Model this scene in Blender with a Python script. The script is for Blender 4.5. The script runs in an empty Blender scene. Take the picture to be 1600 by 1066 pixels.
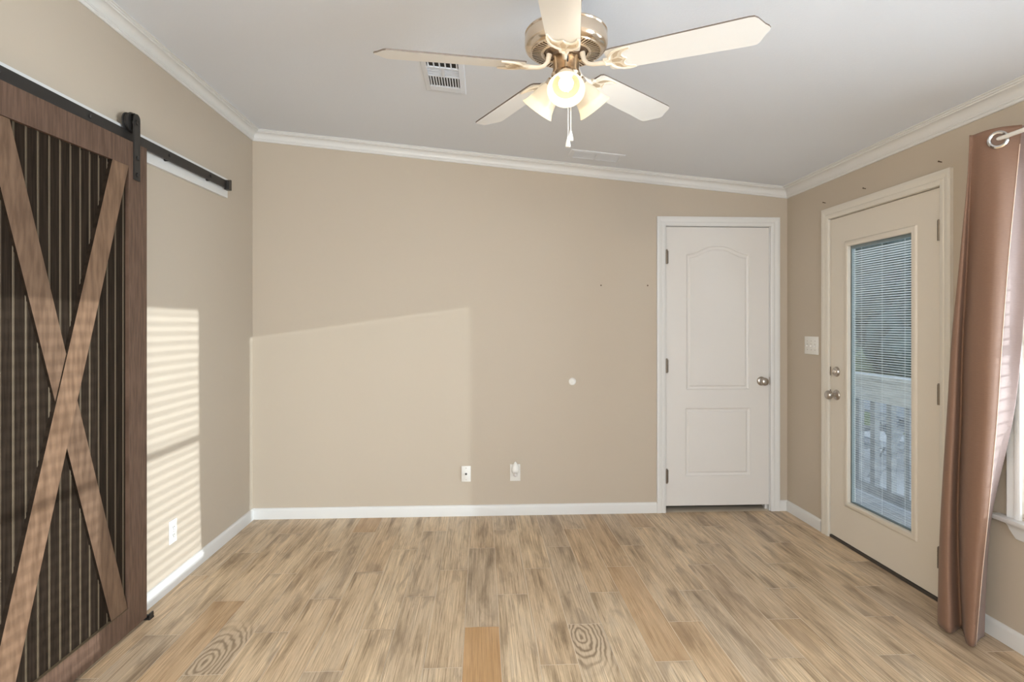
import bpy, bmesh, math, random
from mathutils import Vector, Matrix
random.seed(7)
C = bpy.context.scene.collection
SC = bpy.context.scene

# ------------------------------------------------------------------ camera
TH = math.atan(47 / 920)                      # yaw, clockwise
cam = bpy.data.cameras.new('camera'); camo = bpy.data.objects.new('camera', cam); C.objects.link(camo)
camo.location = (0, 0, 1.364); camo.rotation_euler = (math.pi / 2, 0, -TH)
cam.sensor_fit = 'HORIZONTAL'; cam.sensor_width = 36; cam.lens = 36 * 920 / 1600
cam.shift_y = -(533 - 508) / 1600; cam.clip_start = 0.02; cam.clip_end = 300
SC.camera = camo
SC.view_settings.view_transform = 'Standard'; SC.view_settings.look = 'None'
SC.view_settings.gamma = 1; SC.view_settings.use_curve_mapping = False
SC.view_settings.exposure = 0.72

# ------------------------------------------------------------------ world and daylight
w = bpy.data.worlds.new('world'); SC.world = w; w.use_nodes = True
nt = w.node_tree; bg = nt.nodes['Background']
bg.inputs['Color'].default_value = (0.72, 0.82, 1.0, 1); bg.inputs['Strength'].default_value = 0.65

def lamp(kind, name, loc, power, color=(1, 1, 1), rot=None, size=None, size_y=None, radius=None):
    l = bpy.data.lights.new(name, kind); l.energy = power; l.color = color
    if kind == 'AREA':
        l.shape = 'RECTANGLE'; l.size = size; l.size_y = size_y
    if radius is not None: l.shadow_soft_size = radius
    o = bpy.data.objects.new(name, l); C.objects.link(o); o.location = loc
    if rot is not None: o.rotation_euler = rot
    return o
SUN = Vector((-1.0, 0.31, -0.143)).normalized()
sun = lamp('SUN', 'sun', (9, -2, 5), 2.5, (0.95, 0.98, 1.0))
sun.rotation_euler = SUN.to_track_quat('-Z', 'Y').to_euler(); sun.data.angle = math.radians(0.45)
# fill lamp added at an unseen rear opening; daylight through the two side windows
lamp('AREA', 'rear_fill', (0.1, -3.32, 1.25), 84, (0.86, 0.94, 1.0), (math.pi / 2, 0, 0), 3.2, 2.1)
lamp('AREA', 'window_daylight', (2.55, 1.97, 1.35), 20, (0.86, 0.93, 1.0), (0, math.pi / 2, 0), 1.5, 0.75)
lamp('AREA', 'window_daylight', (2.55, 0.95, 1.35), 105, (0.80, 0.90, 1.0), (0, math.pi / 2, 0), 1.5, 0.75)

lamp('POINT', 'rear_fill_warm', (-1.0, -1.3, 2.25), 72, (1.0, 0.90, 0.73), radius=.16)  # added warm fill with no known source, brightens the right wall

# ------------------------------------------------------------------ room dimensions
XL, XR, YB, YR = -1.609, 2.243, 4.222, -3.2
def zc(x): return 2.728 - 0.0945 * (x - XL)

# ------------------------------------------------------------------ materials
def mat(name, col, rough=0.5, metal=0.0, spec=0.5, sheen=0.0, emit=None, es=0.0):
    m = bpy.data.materials.new(name); m.use_nodes = True
    b = m.node_tree.nodes['Principled BSDF']
    b.inputs['Base Color'].default_value = (*col, 1); b.inputs['Roughness'].default_value = rough
    b.inputs['Metallic'].default_value = metal; b.inputs['Specular IOR Level'].default_value = spec
    b.inputs['Sheen Weight'].default_value = sheen
    if emit:
        b.inputs['Emission Color'].default_value = (*emit, 1); b.inputs['Emission Strength'].default_value = es
    return m
def nodes(m):
    t = m.node_tree; return t, t.nodes, t.links, t.nodes['Principled BSDF']
def math_n(t, op, a=None, b=None, va=0.0, vb=0.0):
    n = t.nodes.new('ShaderNodeMath'); n.operation = op
    n.inputs[0].default_value = va; n.inputs[1].default_value = vb
    if a is not None: t.links.new(a, n.inputs[0])
    if b is not None: t.links.new(b, n.inputs[1])
    return n.outputs[0]
def noise_bump(m, scale, strength, dist=0.001, detail=3):
    t, N, L, b = nodes(m)
    tc = N.new('ShaderNodeTexCoord'); no = N.new('ShaderNodeTexNoise'); bu = N.new('ShaderNodeBump')
    no.inputs['Scale'].default_value = scale; no.inputs['Detail'].default_value = detail
    bu.inputs['Strength'].default_value = strength; bu.inputs['Distance'].default_value = dist
    L.new(tc.outputs['Object'], no.inputs['Vector']); L.new(no.outputs['Fac'], bu.inputs['Height']); L.new(bu.outputs['Normal'], b.inputs['Normal'])
    return m
def mottle(m, c1, c2, scale=(1, 1, 1), nscale=4, detail=4, lo=0.35, hi=0.65):
    t, N, L, b = nodes(m)
    tc = N.new('ShaderNodeTexCoord'); mp = N.new('ShaderNodeMapping'); no = N.new('ShaderNodeTexNoise'); cr = N.new('ShaderNodeValToRGB')
    mp.inputs['Scale'].default_value = scale; no.inputs['Scale'].default_value = nscale; no.inputs['Detail'].default_value = detail
    cr.color_ramp.elements[0].position = lo; cr.color_ramp.elements[1].position = hi
    cr.color_ramp.elements[0].color = (*c1, 1); cr.color_ramp.elements[1].color = (*c2, 1)
    L.new(tc.outputs['Object'], mp.inputs[0]); L.new(mp.outputs[0], no.inputs['Vector']); L.new(no.outputs['Fac'], cr.inputs[0]); L.new(cr.outputs[0], b.inputs['Base Color'])
    return m

M = {}
M['wall'] = noise_bump(mat('wall_paint', (0.53, 0.46, 0.375), 0.55, spec=0.3), 260, 0.12)
M['ceil'] = noise_bump(mat('ceiling_paint', (0.76, 0.80, 0.87), 0.8, spec=0.2), 120, 0.35, 0.002)
M['trim'] = mat('trim_white', (0.73, 0.73, 0.725), 0.35)
M['door_white'] = noise_bump(mat('door_white', (0.74, 0.72, 0.70), 0.38), 90, 0.05)
M['entry_white'] = noise_bump(mat('entry_cream', (0.72, 0.665, 0.585), 0.42), 70, 0.06)
M['dark'] = mat('dark_gap', (0.02, 0.018, 0.016), 0.8)
M['plastic'] = mat('white_plastic', (0.80, 0.79, 0.76), 0.3)
M['nickel'] = mat('satin_nickel', (0.50, 0.46, 0.42), 0.28, 1.0)
M['nickel_dark'] = mat('aged_nickel', (0.20, 0.17, 0.14), 0.42, 0.85)
M['chrome'] = mat('chrome', (0.72, 0.70, 0.68), 0.12, 1.0)
M['brass'] = mat('champagne_metal', (0.80, 0.67, 0.53), 0.22, 1.0)
M['black'] = mat('black_iron', (0.018, 0.016, 0.015), 0.45)
M['blade'] = mat('fan_white', (0.80, 0.79, 0.77), 0.4)
M['blade_edge'] = mat('blade_edge_dark', (0.16, 0.13, 0.11), 0.5)
M['cream'] = mat('cream_enamel', (0.82, 0.74, 0.62), 0.35)
M['gold'] = mat('gold_shadowed', (0.62, 0.50, 0.36), 0.4, 0.3)
M['barn'] = mottle(mat('barn_wood', (0.17, 0.095, 0.06), 0.5, spec=0.3), (0.092, 0.054, 0.037), (0.145, 0.088, 0.062), (1, 14, 1.6), 6)
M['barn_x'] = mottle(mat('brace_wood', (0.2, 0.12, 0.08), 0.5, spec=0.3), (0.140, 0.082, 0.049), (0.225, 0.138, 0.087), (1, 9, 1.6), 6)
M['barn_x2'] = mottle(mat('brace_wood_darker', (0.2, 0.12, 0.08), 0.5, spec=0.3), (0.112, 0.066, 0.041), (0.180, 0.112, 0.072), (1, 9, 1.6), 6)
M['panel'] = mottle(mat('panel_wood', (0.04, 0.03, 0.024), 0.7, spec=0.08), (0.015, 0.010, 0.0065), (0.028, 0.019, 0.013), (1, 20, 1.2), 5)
M['bead'] = mat('worn_bead', (0.105, 0.076, 0.044), 0.6)
M['grout'] = mat('grout', (0.76, 0.67, 0.55), 0.9)

def glass():
    m = bpy.data.materials.new('window_glass'); m.use_nodes = True; t = m.node_tree; N = t.nodes
    N.remove(N['Principled BSDF'])
    tr = N.new('ShaderNodeBsdfTransparent'); gl = N.new('ShaderNodeBsdfGlossy'); mx = N.new('ShaderNodeMixShader'); fr = N.new('ShaderNodeMapRange'); lw = N.new('ShaderNodeLayerWeight'); lw.inputs[0].default_value = 0.35
    t.links.new(lw.outputs['Facing'], fr.inputs[0]); fr.inputs['From Min'].default_value = 0.3; fr.inputs['To Min'].default_value = 0.03; fr.inputs['To Max'].default_value = 0.35
    tr.inputs[0].default_value = (0.95, 0.97, 0.97, 1); gl.inputs['Roughness'].default_value = 0.02
    t.links.new(fr.outputs[0], mx.inputs[0]); t.links.new(tr.outputs[0], mx.inputs[1]); t.links.new(gl.outputs[0], mx.inputs[2])
    t.links.new(mx.outputs[0], N['Material Output'].inputs[0]); return m
M['glass'] = glass()

def shade_glass():
    m = bpy.data.materials.new('frosted_shade_glass'); m.use_nodes = True; t = m.node_tree; N = t.nodes
    b = N['Principled BSDF']; b.inputs['Base Color'].default_value = (0.62, 0.56, 0.45, 1); b.inputs['Roughness'].default_value = 0.25
    b.inputs['Emission Color'].default_value = (1.0, 0.84, 0.60, 1); b.inputs['Emission Strength'].default_value = 0.45
    tl = N.new('ShaderNodeBsdfTranslucent'); tl.inputs[0].default_value = (0.70, 0.62, 0.48, 1); mx = N.new('ShaderNodeMixShader'); mx.inputs[0].default_value = 0.4
    t.links.new(b.outputs[0], mx.inputs[1]); t.links.new(tl.outputs[0], mx.inputs[2]); t.links.new(mx.outputs[0], N['Material Output'].inputs[0]); return m
M['shade'] = shade_glass()
M['bulb'] = mat('bulb', (1, 1, 1), 0.3, emit=(1.0, 0.88, 0.68), es=6.0)
M['throat'] = mat('shade_throat', (0.20, 0.14, 0.085), 0.5)  # inner shade faces coloured dark so the lit mouth reads as hollow

def fabric(name, c1, c2, trans=0.15):
    m = bpy.data.materials.new(name); m.use_nodes = True; t, N, L, b = nodes(m)
    b.inputs['Roughness'].default_value = 0.62; b.inputs['Sheen Weight'].default_value = 0.1; b.inputs['Sheen Roughness'].default_value = 0.4
    tc = N.new('ShaderNodeTexCoord'); mp = N.new('ShaderNodeMapping'); no = N.new('ShaderNodeTexNoise'); cr = N.new('ShaderNodeValToRGB'); bu = N.new('ShaderNodeBump')
    mp.inputs['Scale'].default_value = (60, 60, 900); no.inputs['Scale'].default_value = 1.0; no.inputs['Detail'].default_value = 2
    cr.color_ramp.elements[0].color = (*c1, 1); cr.color_ramp.elements[1].color = (*c2, 1)
    cr.color_ramp.elements[0].position = 0.3; cr.color_ramp.elements[1].position = 0.7
    bu.inputs['Strength'].default_value = 0.06; bu.inputs['Distance'].default_value = 0.001
    L.new(tc.outputs['Object'], mp.inputs[0]); L.new(mp.outputs[0], no.inputs['Vector']); L.new(no.outputs['Fac'], cr.inputs[0])
    L.new(cr.outputs[0], b.inputs['Base Color']); L.new(no.outputs['Fac'], bu.inputs['Height']); L.new(bu.outputs[0], b.inputs['Normal'])
    tl = N.new('ShaderNodeBsdfTranslucent'); tl.inputs[0].default_value = (*c2, 1); mx = N.new('ShaderNodeMixShader'); mx.inputs[0].default_value = trans
    L.new(b.outputs[0], mx.inputs[1]); L.new(tl.outputs[0], mx.inputs[2]); L.new(mx.outputs[0], N['Material Output'].inputs[0]); return m
M['curtain'] = fabric('curtain_satin', (0.225, 0.127, 0.084), (0.255, 0.146, 0.098), 0.05)
M['cloth_back_lit'] = fabric('curtain_satin_window_lit', (0.25, 0.18, 0.16), (0.28, 0.20, 0.18), 0.05)  # back of the same cloth, greyed to carry the cool window light
M['hem'] = mat('hem_thread', (0.72, 0.56, 0.46), 0.6)
M['slat'] = mat('blind_slat', (0.80, 0.79, 0.77), 0.35)
M['minislat'] = mat('mini_slat', (0.80, 0.84, 0.86), 0.4)

def floor_mat():
    m = bpy.data.materials.new('wood_look_plank_tile'); m.use_nodes = True; t, N, L, b = nodes(m)
    uv = N.new('ShaderNodeUVMap'); uv.uv_map = 'UVMap'
    at = N.new('ShaderNodeAttribute'); at.attribute_name = 'plank'
    sc = N.new('ShaderNodeSeparateColor'); L.new(at.outputs['Color'], sc.inputs[0])
    rnd, org, swl = sc.outputs[0], sc.outputs[1], sc.outputs[2]
    sx = N.new('ShaderNodeSeparateXYZ'); L.new(uv.outputs[0], sx.inputs[0])
    seed = math_n(t, 'MULTIPLY', rnd, None, vb=37.0)
    def vec(kx, ky, kz=1.0):
        c = N.new('ShaderNodeCombineXYZ')
        L.new(math_n(t, 'MULTIPLY', sx.outputs[0], None, vb=kx), c.inputs[0]); L.new(math_n(t, 'MULTIPLY', sx.outputs[1], None, vb=ky), c.inputs[1])
        L.new(math_n(t, 'MULTIPLY', seed, None, vb=kz), c.inputs[2]); return c.outputs[0]
    def noise(v, detail=3, dist=0.0, rough=0.5):
        n = N.new('ShaderNodeTexNoise'); n.inputs['Scale'].default_value = 1; n.inputs['Detail'].default_value = detail
        n.inputs['Distortion'].default_value = dist; n.inputs['Roughness'].default_value = rough; L.new(v, n.inputs['Vector']); return n.outputs['Fac']
    def ramp(f, stops):
        r = N.new('ShaderNodeValToRGB'); e = r.color_ramp.elements
        while len(e) < len(stops): e.new(0.5)
        for k, (p, c) in enumerate(stops):
            e[k].position = p; e[k].color = (*c, 1) if len(c) == 3 else c
        L.new(f, r.inputs[0]); return r.outputs[0]
    def mix(mode, f, a, bb, fv=1.0):
        x = N.new('ShaderNodeMix'); x.data_type = 'RGBA'; x.blend_type = mode
        x.inputs[0].default_value = fv
        if f is not None: L.new(f, x.inputs[0])
        L.new(a, x.inputs[6]); 
        if hasattr(bb, 'type') and not isinstance(bb, tuple): L.new(bb, x.inputs[7])
        else: x.inputs[7].default_value = (*bb, 1)
        return x.outputs[2]
    base = ramp(noise(vec(14, 1.9), 5, 0.3, 0.6), [(0.30, (0.34, 0.25, 0.165)), (0.42, (0.56, 0.435, 0.30)), (0.54, (0.72, 0.575, 0.41)), (0.70, (0.65, 0.535, 0.40))])
    # plank to plank tint
    tint = ramp(rnd, [(0.0, (0.86, 0.85, 0.86)), (0.35, (1.0, 0.98, 0.95)), (0.7, (1.06, 1.03, 0.98)), (1.0, (0.93, 0.88, 0.83))])
    col = mix('MULTIPLY', None, base, tint)
    # fine straight grain
    g = noise(vec(230, 3.2), 5, 0.3, 0.7)
    grain = ramp(g, [(0.34, (0.50, 0.46, 0.42)), (0.46, (0.90, 0.88, 0.86)), (0.56, (1.05, 1.05, 1.05)), (0.66, (1.28, 1.28, 1.26))])
    col = mix('MULTIPLY', None, col, grain)
    # greyish and dark smudges
    ey = math_n(t, 'ABSOLUTE', math_n(t, 'SUBTRACT', math_n(t, 'DIVIDE', sx.outputs[1], None, vb=.938), None, vb=.5))
    ey = math_n(t, 'POWER', math_n(t, 'MULTIPLY', ey, None, vb=2.0), None, vb=7.0)
    s = ramp(math_n(t, 'ADD', noise(vec(16, 3.6, 2.3), 4, 0.6), math_n(t, 'MULTIPLY', ey, None, vb=.08)), [(0.56, (0, 0, 0)), (0.68, (1, 1, 1))])
    col = mix('MIX', math_n(t, 'MULTIPLY', s, None, vb=0.5), col, (0.30, 0.22, 0.155))
    # orange planks
    og = mix('MULTIPLY', None, ramp(noise(vec(10, 2.0, 3.1), 3), [(0.3, (0.50, 0.30, 0.14)), (0.7, (0.62, 0.39, 0.205))]), grain, 0.55)
    col = mix('MIX', org, col, og)
    # swirl planks: distorted elongated rings
    c = N.new('ShaderNodeCombineXYZ')
    L.new(math_n(t, 'MULTIPLY', math_n(t, 'SUBTRACT', sx.outputs[0], None, vb=0.062), None, vb=19), c.inputs[0])
    L.new(math_n(t, 'MULTIPLY', math_n(t, 'SUBTRACT', sx.outputs[1], math_n(t, 'ADD', math_n(t, 'MULTIPLY', math_n(t, 'SUBTRACT', swl, None, vb=.85), None, vb=5.0), None, vb=.12)), None, vb=6), c.inputs[1])
    wv = N.new('ShaderNodeTexWave'); wv.wave_type = 'RINGS'; wv.rings_direction = 'Z'; wv.inputs['Scale'].default_value = 0.9
    wv.inputs['Distortion'].default_value = 9.0; wv.inputs['Detail'].default_value = 2.5; wv.inputs['Detail Scale'].default_value = 0.55; 
    va_ = N.new('ShaderNodeVectorMath'); va_.operation = 'SCALE'; va_.inputs['Scale'].default_value = 0.55
    nn = N.new('ShaderNodeTexNoise'); nn.inputs['Scale'].default_value = 1.0; nn.inputs['Detail'].default_value = 2; L.new(vec(16, 9), nn.inputs['Vector']); L.new(nn.outputs['Color'], va_.inputs[0])
    vb_ = N.new('ShaderNodeVectorMath'); vb_.operation = 'ADD'; L.new(c.outputs[0], vb_.inputs[0]); L.new(va_.outputs[0], vb_.inputs[1]); L.new(vb_.outputs[0], wv.inputs[0])
    rings = ramp(wv.outputs['Fac'], [(0.05, (0.30, 0.215, 0.14)), (0.45, (0.56, 0.44, 0.31)), (0.9, (0.66, 0.53, 0.385))])
    cyv = math_n(t, 'SUBTRACT', sx.outputs[1], math_n(t, 'ADD', math_n(t, 'MULTIPLY', math_n(t, 'SUBTRACT', swl, None, vb=.85), None, vb=5.0), None, vb=.12))
    fade = ramp(math_n(t, 'ADD', math_n(t, 'ABSOLUTE', cyv), math_n(t, 'MULTIPLY', noise(vec(12, 5)), None, vb=.16)), [(.24, (1, 1, 1)), (.42, (0, 0, 0))])
    col = mix('MIX', math_n(t, 'MULTIPLY', swl, fade), col, mix('MULTIPLY', None, rings, grain, 0.5))
    hs = N.new('ShaderNodeHueSaturation'); hs.inputs['Saturation'].default_value = 1.0; hs.inputs['Value'].default_value = 0.92; L.new(col, hs.inputs['Color'])
    L.new(hs.outputs[0], b.inputs['Base Color'])
    b.inputs['Roughness'].default_value = 0.42; b.inputs['Specular IOR Level'].default_value = 0.35
    bu = N.new('ShaderNodeBump'); bu.inputs['Strength'].default_value = 0.12; bu.inputs['Distance'].default_value = 0.002
    L.new(g, bu.inputs['Height']); L.new(bu.outputs[0], b.inputs['Normal']); return m
M['floor'] = floor_mat()
M['deck'] = mottle(mat('deck_wood', (0.4, 0.4, 0.4), 0.8), (0.30, 0.31, 0.33), (0.45, 0.46, 0.48), (3, 20, 3), 3)
M['rail_paint'] = mottle(mat('weathered_rail', (0.3, 0.3, 0.3), 0.8), (0.20, 0.22, 0.25), (0.34, 0.36, 0.39), (4, 4, 10), 2)
M['rail_top'] = mottle(mat('pale_rail', (0.3, 0.3, 0.3), 0.8), (0.42, 0.44, 0.46), (0.62, 0.64, 0.66), (4, 3, 20), 2)
M['concrete'] = mottle(mat('concrete', (0.5, 0.5, 0.5), 0.9), (0.42, 0.43, 0.45), (0.55, 0.56, 0.58), (1, 1, 1), 1.5)
M['grass'] = mottle(mat('lawn', (0.1, 0.16, 0.05), 0.9), (0.10, 0.14, 0.06), (0.20, 0.25, 0.12), (1, 1, 1), 2)
M['leaf'] = mottle(mat('foliage', (0.1, 0.14, 0.1), 0.9), (0.07, 0.095, 0.09), (0.19, 0.25, 0.23), (1, 1, 1), 1.6)
M['bark'] = mottle(mat('bark', (0.1, 0.08, 0.06), 0.9), (0.07, 0.06, 0.05), (0.14, 0.12, 0.10), (6, 6, 1), 3)

# ------------------------------------------------------------------ mesh helpers
def obj(name, bm, m, parent=None, smooth=False):
    bmesh.ops.recalc_face_normals(bm, faces=bm.faces)
    me = bpy.data.meshes.new(name); bm.to_mesh(me); bm.free()
    for mm in (m if isinstance(m, (list, tuple)) else [m]): me.materials.append(mm)
    if smooth:
        for p in me.polygons: p.use_smooth = True
        if smooth is not True: me.set_sharp_from_angle(angle=math.radians(smooth))
    o = bpy.data.objects.new(name, me); C.objects.link(o)
    if parent is not None: put(o, parent)
    return o
def put(o, parent):
    o.parent = parent; o.matrix_parent_inverse = mw(parent).inverted()
def mw(o):
    m = Matrix.Translation(o.location) @ o.rotation_euler.to_matrix().to_4x4()
    if o.parent is not None: m = mw(o.parent) @ o.matrix_parent_inverse @ m
    return m
def thing(name, label, cat, loc, group=None):
    o = bpy.data.objects.new(name, None); C.objects.link(o); o.location = loc; o.empty_display_size = 0.1
    return tag(o, label, cat, group)
def tag(o, label, cat, group=None):
    o['label'] = label; o['category'] = cat
    if group: o['group'] = group
    return o
def struct(o, label=None, cat=None):
    o['kind'] = 'structure'
    if label: o['label'] = label
    if cat: o['category'] = cat
    return o
def box(bm, lo, hi, bev=0.0, mi=0, rot=None):
    lo, hi = Vector(lo), Vector(hi); ce = (lo + hi) / 2; d = hi - lo
    r = bmesh.ops.create_cube(bm, size=1)
    mt = Matrix.Translation(ce) @ (rot.to_4x4() if rot is not None else Matrix()) @ Matrix.Diagonal((*d, 1))
    bmesh.ops.transform(bm, matrix=mt, verts=r['verts'])
    fs = set(f for v in r['verts'] for f in v.link_faces)
    for f in fs: f.material_index = mi
    if bev > 0:
        es = list(set(e for v in r['verts'] for e in v.link_edges))
        bmesh.ops.bevel(bm, geom=es, offset=bev, segments=2, affect='EDGES', profile=0.5)
def prism(bm, pts, axis, a, b, mi=0):
    def P(p, t):
        if axis == 'x': return (t, p[0], p[1])
        if axis == 'y': return (p[0], t, p[1])
        return (p[0], p[1], t)
    va = [bm.verts.new(P(p, a)) for p in pts]; vb = [bm.verts.new(P(p, b)) for p in pts]; n = len(pts)
    fs = [bm.faces.new(va), bm.faces.new(vb)] + [bm.faces.new((va[i], va[(i + 1) % n], vb[(i + 1) % n], vb[i])) for i in range(n)]
    for f in fs: f.material_index = mi
def basis(ax):
    ax = Vector(ax).normalized(); up = Vector((0, 0, 1)) if abs(ax.z) < 0.9 else Vector((1, 0, 0))
    u = ax.cross(up).normalized(); return u, ax.cross(u).normalized(), ax
def lathe(bm, org, ax, prof, seg=40, mi=0, cap=True):
    u, v, ax = basis(ax); org = Vector(org); rings = []
    for (r, h) in prof:
        rings.append([bm.verts.new(org + ax * h + (u * math.cos(2 * math.pi * k / seg) + v * math.sin(2 * math.pi * k / seg)) * max(r, 1e-4)) for k in range(seg)])
    for a, b in zip(rings, rings[1:]):
        for k in range(seg):
            bm.faces.new((a[k], a[(k + 1) % seg], b[(k + 1) % seg], b[k])).material_index = mi
    if cap:
        bm.faces.new(rings[0]).material_index = mi; bm.faces.new(rings[-1]).material_index = mi
def cyl(bm, a, b, r, seg=16, mi=0, r2=None):
    a, b = Vector(a), Vector(b); lathe(bm, a, b - a, [(r, 0), (r if r2 is None else r2, (b - a).length)], seg, mi)
def tube(bm, pts, r, seg=8, mi=0, flat=None):
    pts = [Vector(p) for p in pts]; rings = []; n = len(pts); pu = None
    for i, p in enumerate(pts):
        d = (pts[min(i + 1, n - 1)] - pts[max(i - 1, 0)]).normalized()
        if pu is None: u, v, _ = basis(d)
        else:
            u = (pu - d * pu.dot(d)).normalized(); v = d.cross(u)
        pu = u; rr = r[i] if isinstance(r, (list, tuple)) else r
        rings.append([bm.verts.new(p + (u * math.cos(2 * math.pi * k / seg) + v * math.sin(2 * math.pi * k / seg)) * rr) for k in range(seg)])
    for a, b in zip(rings, rings[1:]):
        for k in range(seg): bm.faces.new((a[k], a[(k + 1) % seg], b[(k + 1) % seg], b[k])).material_index = mi
    bm.faces.new(rings[0]).material_index = mi; bm.faces.new(rings[-1]).material_index = mi
B = bmesh.new

# ------------------------------------------------------------------ floor of plank tiles
PW, PL, PJ = 0.1555, 0.938, 3.915
bm = B(); uvl = bm.loops.layers.uv.new('UVMap'); cl = bm.loops.layers.float_color.new('plank')
phase = {1: 0, 0: 1, 2: 2}
orange = {(0, 1.73): 1.0, (5, 2.36): 0.55, (-8, 2.039): 0.5, (-5, 3.915): 0.6, (7, 3.915): 0.35, (4, 2.98): 0.2, (-4, 3.29): 0.12, (6, 1.72): 0.35}
swirl = {(3, 1.73): 1.0, (-7, 2.352): 0.85}
rr = random.Random(21)
def plank_key(d, n, y0):
    for (a, yy), v in d.items():
        if a == n and abs(y0 - yy) < 0.16: return v
    return 0.0
for n in range(math.floor(XL / PW), math.ceil(XR / PW) + 1):
    x0, x1 = n * PW - PW / 2, n * PW + PW / 2
    if x1 < XL or x0 > XR: continue
    y = PJ - 0.3127 * phase[n % 3]
    while y > YR: y -= PL
    while y < YB:
        ya, yb = max(y, YR), min(y + PL, YB); xa, xb = max(x0, XL), min(x1, XR); g = 0.0013
        r = rr.random(); o_, s_ = plank_key(orange, n, y), plank_key(swirl, n, y)
        if o_ == 0 and rr.random() < 0.10: o_ = 0.25 * rr.random()
        vs = [bm.verts.new(p) for p in ((xa + g, ya + g, 0), (xb - g, ya + g, 0), (xb - g, yb - g, 0), (xa + g, yb - g, 0))]
        f = bm.faces.new(vs); f.material_index = 0
        for l in f.loops:
            l[uvl].uv = (l.vert.co.x - x0, l.vert.co.y - y); l[cl] = (r, o_, s_, 1)
        y += PL
f = bm.faces.new([bm.verts.new(p) for p in ((XL - .12, YR - .12, -0.0012), (XR + .14, YR - .12, -0.0012), (XR + .14, YB + .12, -0.0012), (XL - .12, YB + .12, -0.0012))]); f.material_index = 1
me = bpy.data.meshes.new('floor'); bm.to_mesh(me); bm.free(); me.materials.append(M['floor']); me.materials.append(M['grout'])
for p in me.polygons:
    pass
fo = bpy.data.objects.new('floor', me); C.objects.link(fo); struct(fo, 'wood-look plank tile floor', 'floor')

# ------------------------------------------------------------------ walls and ceiling
T = 0.12; ZT = 2.95
def wall_boxes(openings, lo_s, hi_s, zmax):
    """rectangles (s0,s1,z0,z1) covering the wall minus openings"""
    ss = sorted(set([lo_s, hi_s] + [o[0] for o in openings] + [o[1] for o in openings])); out = []
    for a, b in zip(ss, ss[1:]):
        cut = [o for o in openings if o[0] <= a + 1e-6 and o[1] >= b - 1e-6]
        if not cut: out.append((a, b, 0, zmax))
        else:
            o = cut[0]
            if o[2] > 0.001: out.append((a, b, 0, o[2]))
            out.append((a, b, o[3], zmax))
    return out
bm = B(); box(bm, (XL - T, YR - T, -0.002), (XL, YB + T, zc(XL) + 0.02)); struct(obj('wall_left', bm, M['wall']), 'beige painted left wall', 'wall')
DX0, DX1, DZ1 = 1.333, 2.115, 2.088
bm = B()
for a, b, z0, z1 in wall_boxes([(DX0, DX1, 0, DZ1)], XL, XR, 9):
    if z1 == 9:
        prism(bm, [(a, z0), (b, z0), (b, zc(b) + .02), (a, zc(a) + .02)], 'y', YB, YB + T)
    else: box(bm, (a, YB, z0), (b, YB + T, z1))
struct(obj('wall_back', bm, M['wall']), 'beige painted back wall', 'wall')
W1, W2 = (1.62, 2.336), (0.60, 1.31); WZ0, WZ1 = 0.56, 2.05
EY0, EY1, EZ1 = 2.762, 3.692, 2.048
bm = B()
for a, b, z0, z1 in wall_boxes([(W2[0], W2[1], WZ0, WZ1), (W1[0], W1[1], WZ0, WZ1), (EY0, EY1, 0, EZ1)], YR - T, YB + T, zc(XR) + 0.02):
    box(bm, (XR, a, z0), (XR + T, b, z1))
struct(obj('wall_right', bm, M['wall']), 'beige painted right wall', 'wall')
bm = B()
RX0, RX1, RZ1 = -1.5 + .0, 1.7, 2.3
for a, b, z0, z1 in wall_boxes([(RX0, RX1, 0.2, RZ1)], XL, XR, 9):
    if z1 == 9: prism(bm, [(a, z0), (b, z0), (b, zc(b) + .02), (a, zc(a) + .02)], 'y', YR - T, YR)
    else: box(bm, (a, YR - T, z0), (b, YR, z1))
struct(obj('wall_rear', bm, M['wall']), 'beige wall behind the camera', 'wall')
bm = B()
prism(bm, [(XL - T, zc(XL - T)), (XR + T, zc(XR + T)), (XR + T, zc(XR + T) + .1), (XL - T, zc(XL - T) + .1)], 'y', YR - T, YB + T)
struct(obj('ceiling', bm, M['ceil']), 'pale grey-white sloping ceiling', 'ceiling')

# crown moulding, mitred at the corners
cove = [(0.0165 + 0.030 * (1 - math.cos(a)), 0.052 - 0.034 * math.sin(a)) for a in [i * math.pi / 2 / 7 for i in range(8)]]
CP = [(0, .071), (.007, .071), (.011, .066), (.011, .060), (.0145, .058), (.0145, .054)] + cove + [(.052, .018), (.054, .013), (.060, .012), (.060, .005), (.068, .004), (.068, -.004), (0, -.004)]
def crown(ends, label, name):
    bm = B(); A, D = ends
    va = [bm.verts.new(A(p, d)) for p, d in CP]; vb = [bm.verts.new(D(p, d)) for p, d in CP]; n = len(CP)
    for i in range(n): bm.faces.new((va[i], va[(i + 1) % n], vb[(i + 1) % n], vb[i]))
    bm.faces.new(va); bm.faces.new(vb)
    struct(obj(name, bm, M['trim'], smooth=25), label, 'crown moulding')
def zz(x, d): return (x, zc(x) - d)
crown((lambda p, d: (XL + p, YR, zc(XL + p) - d), lambda p, d: (XL + p, YB - p, zc(XL + p) - d)), 'white crown moulding along the left wall', 'trim_1')
crown((lambda p, d: (XL + p, YB - p, zc(XL + p) - d), lambda p, d: (XR - p, YB - p, zc(XR - p) - d)), 'white crown moulding along the back wall', 'trim_2')
crown((lambda p, d: (XR - p, YR, zc(XR - p) - d), lambda p, d: (XR - p, YB - p, zc(XR - p) - d)), 'white crown moulding along the right wall', 'trim_3')

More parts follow.
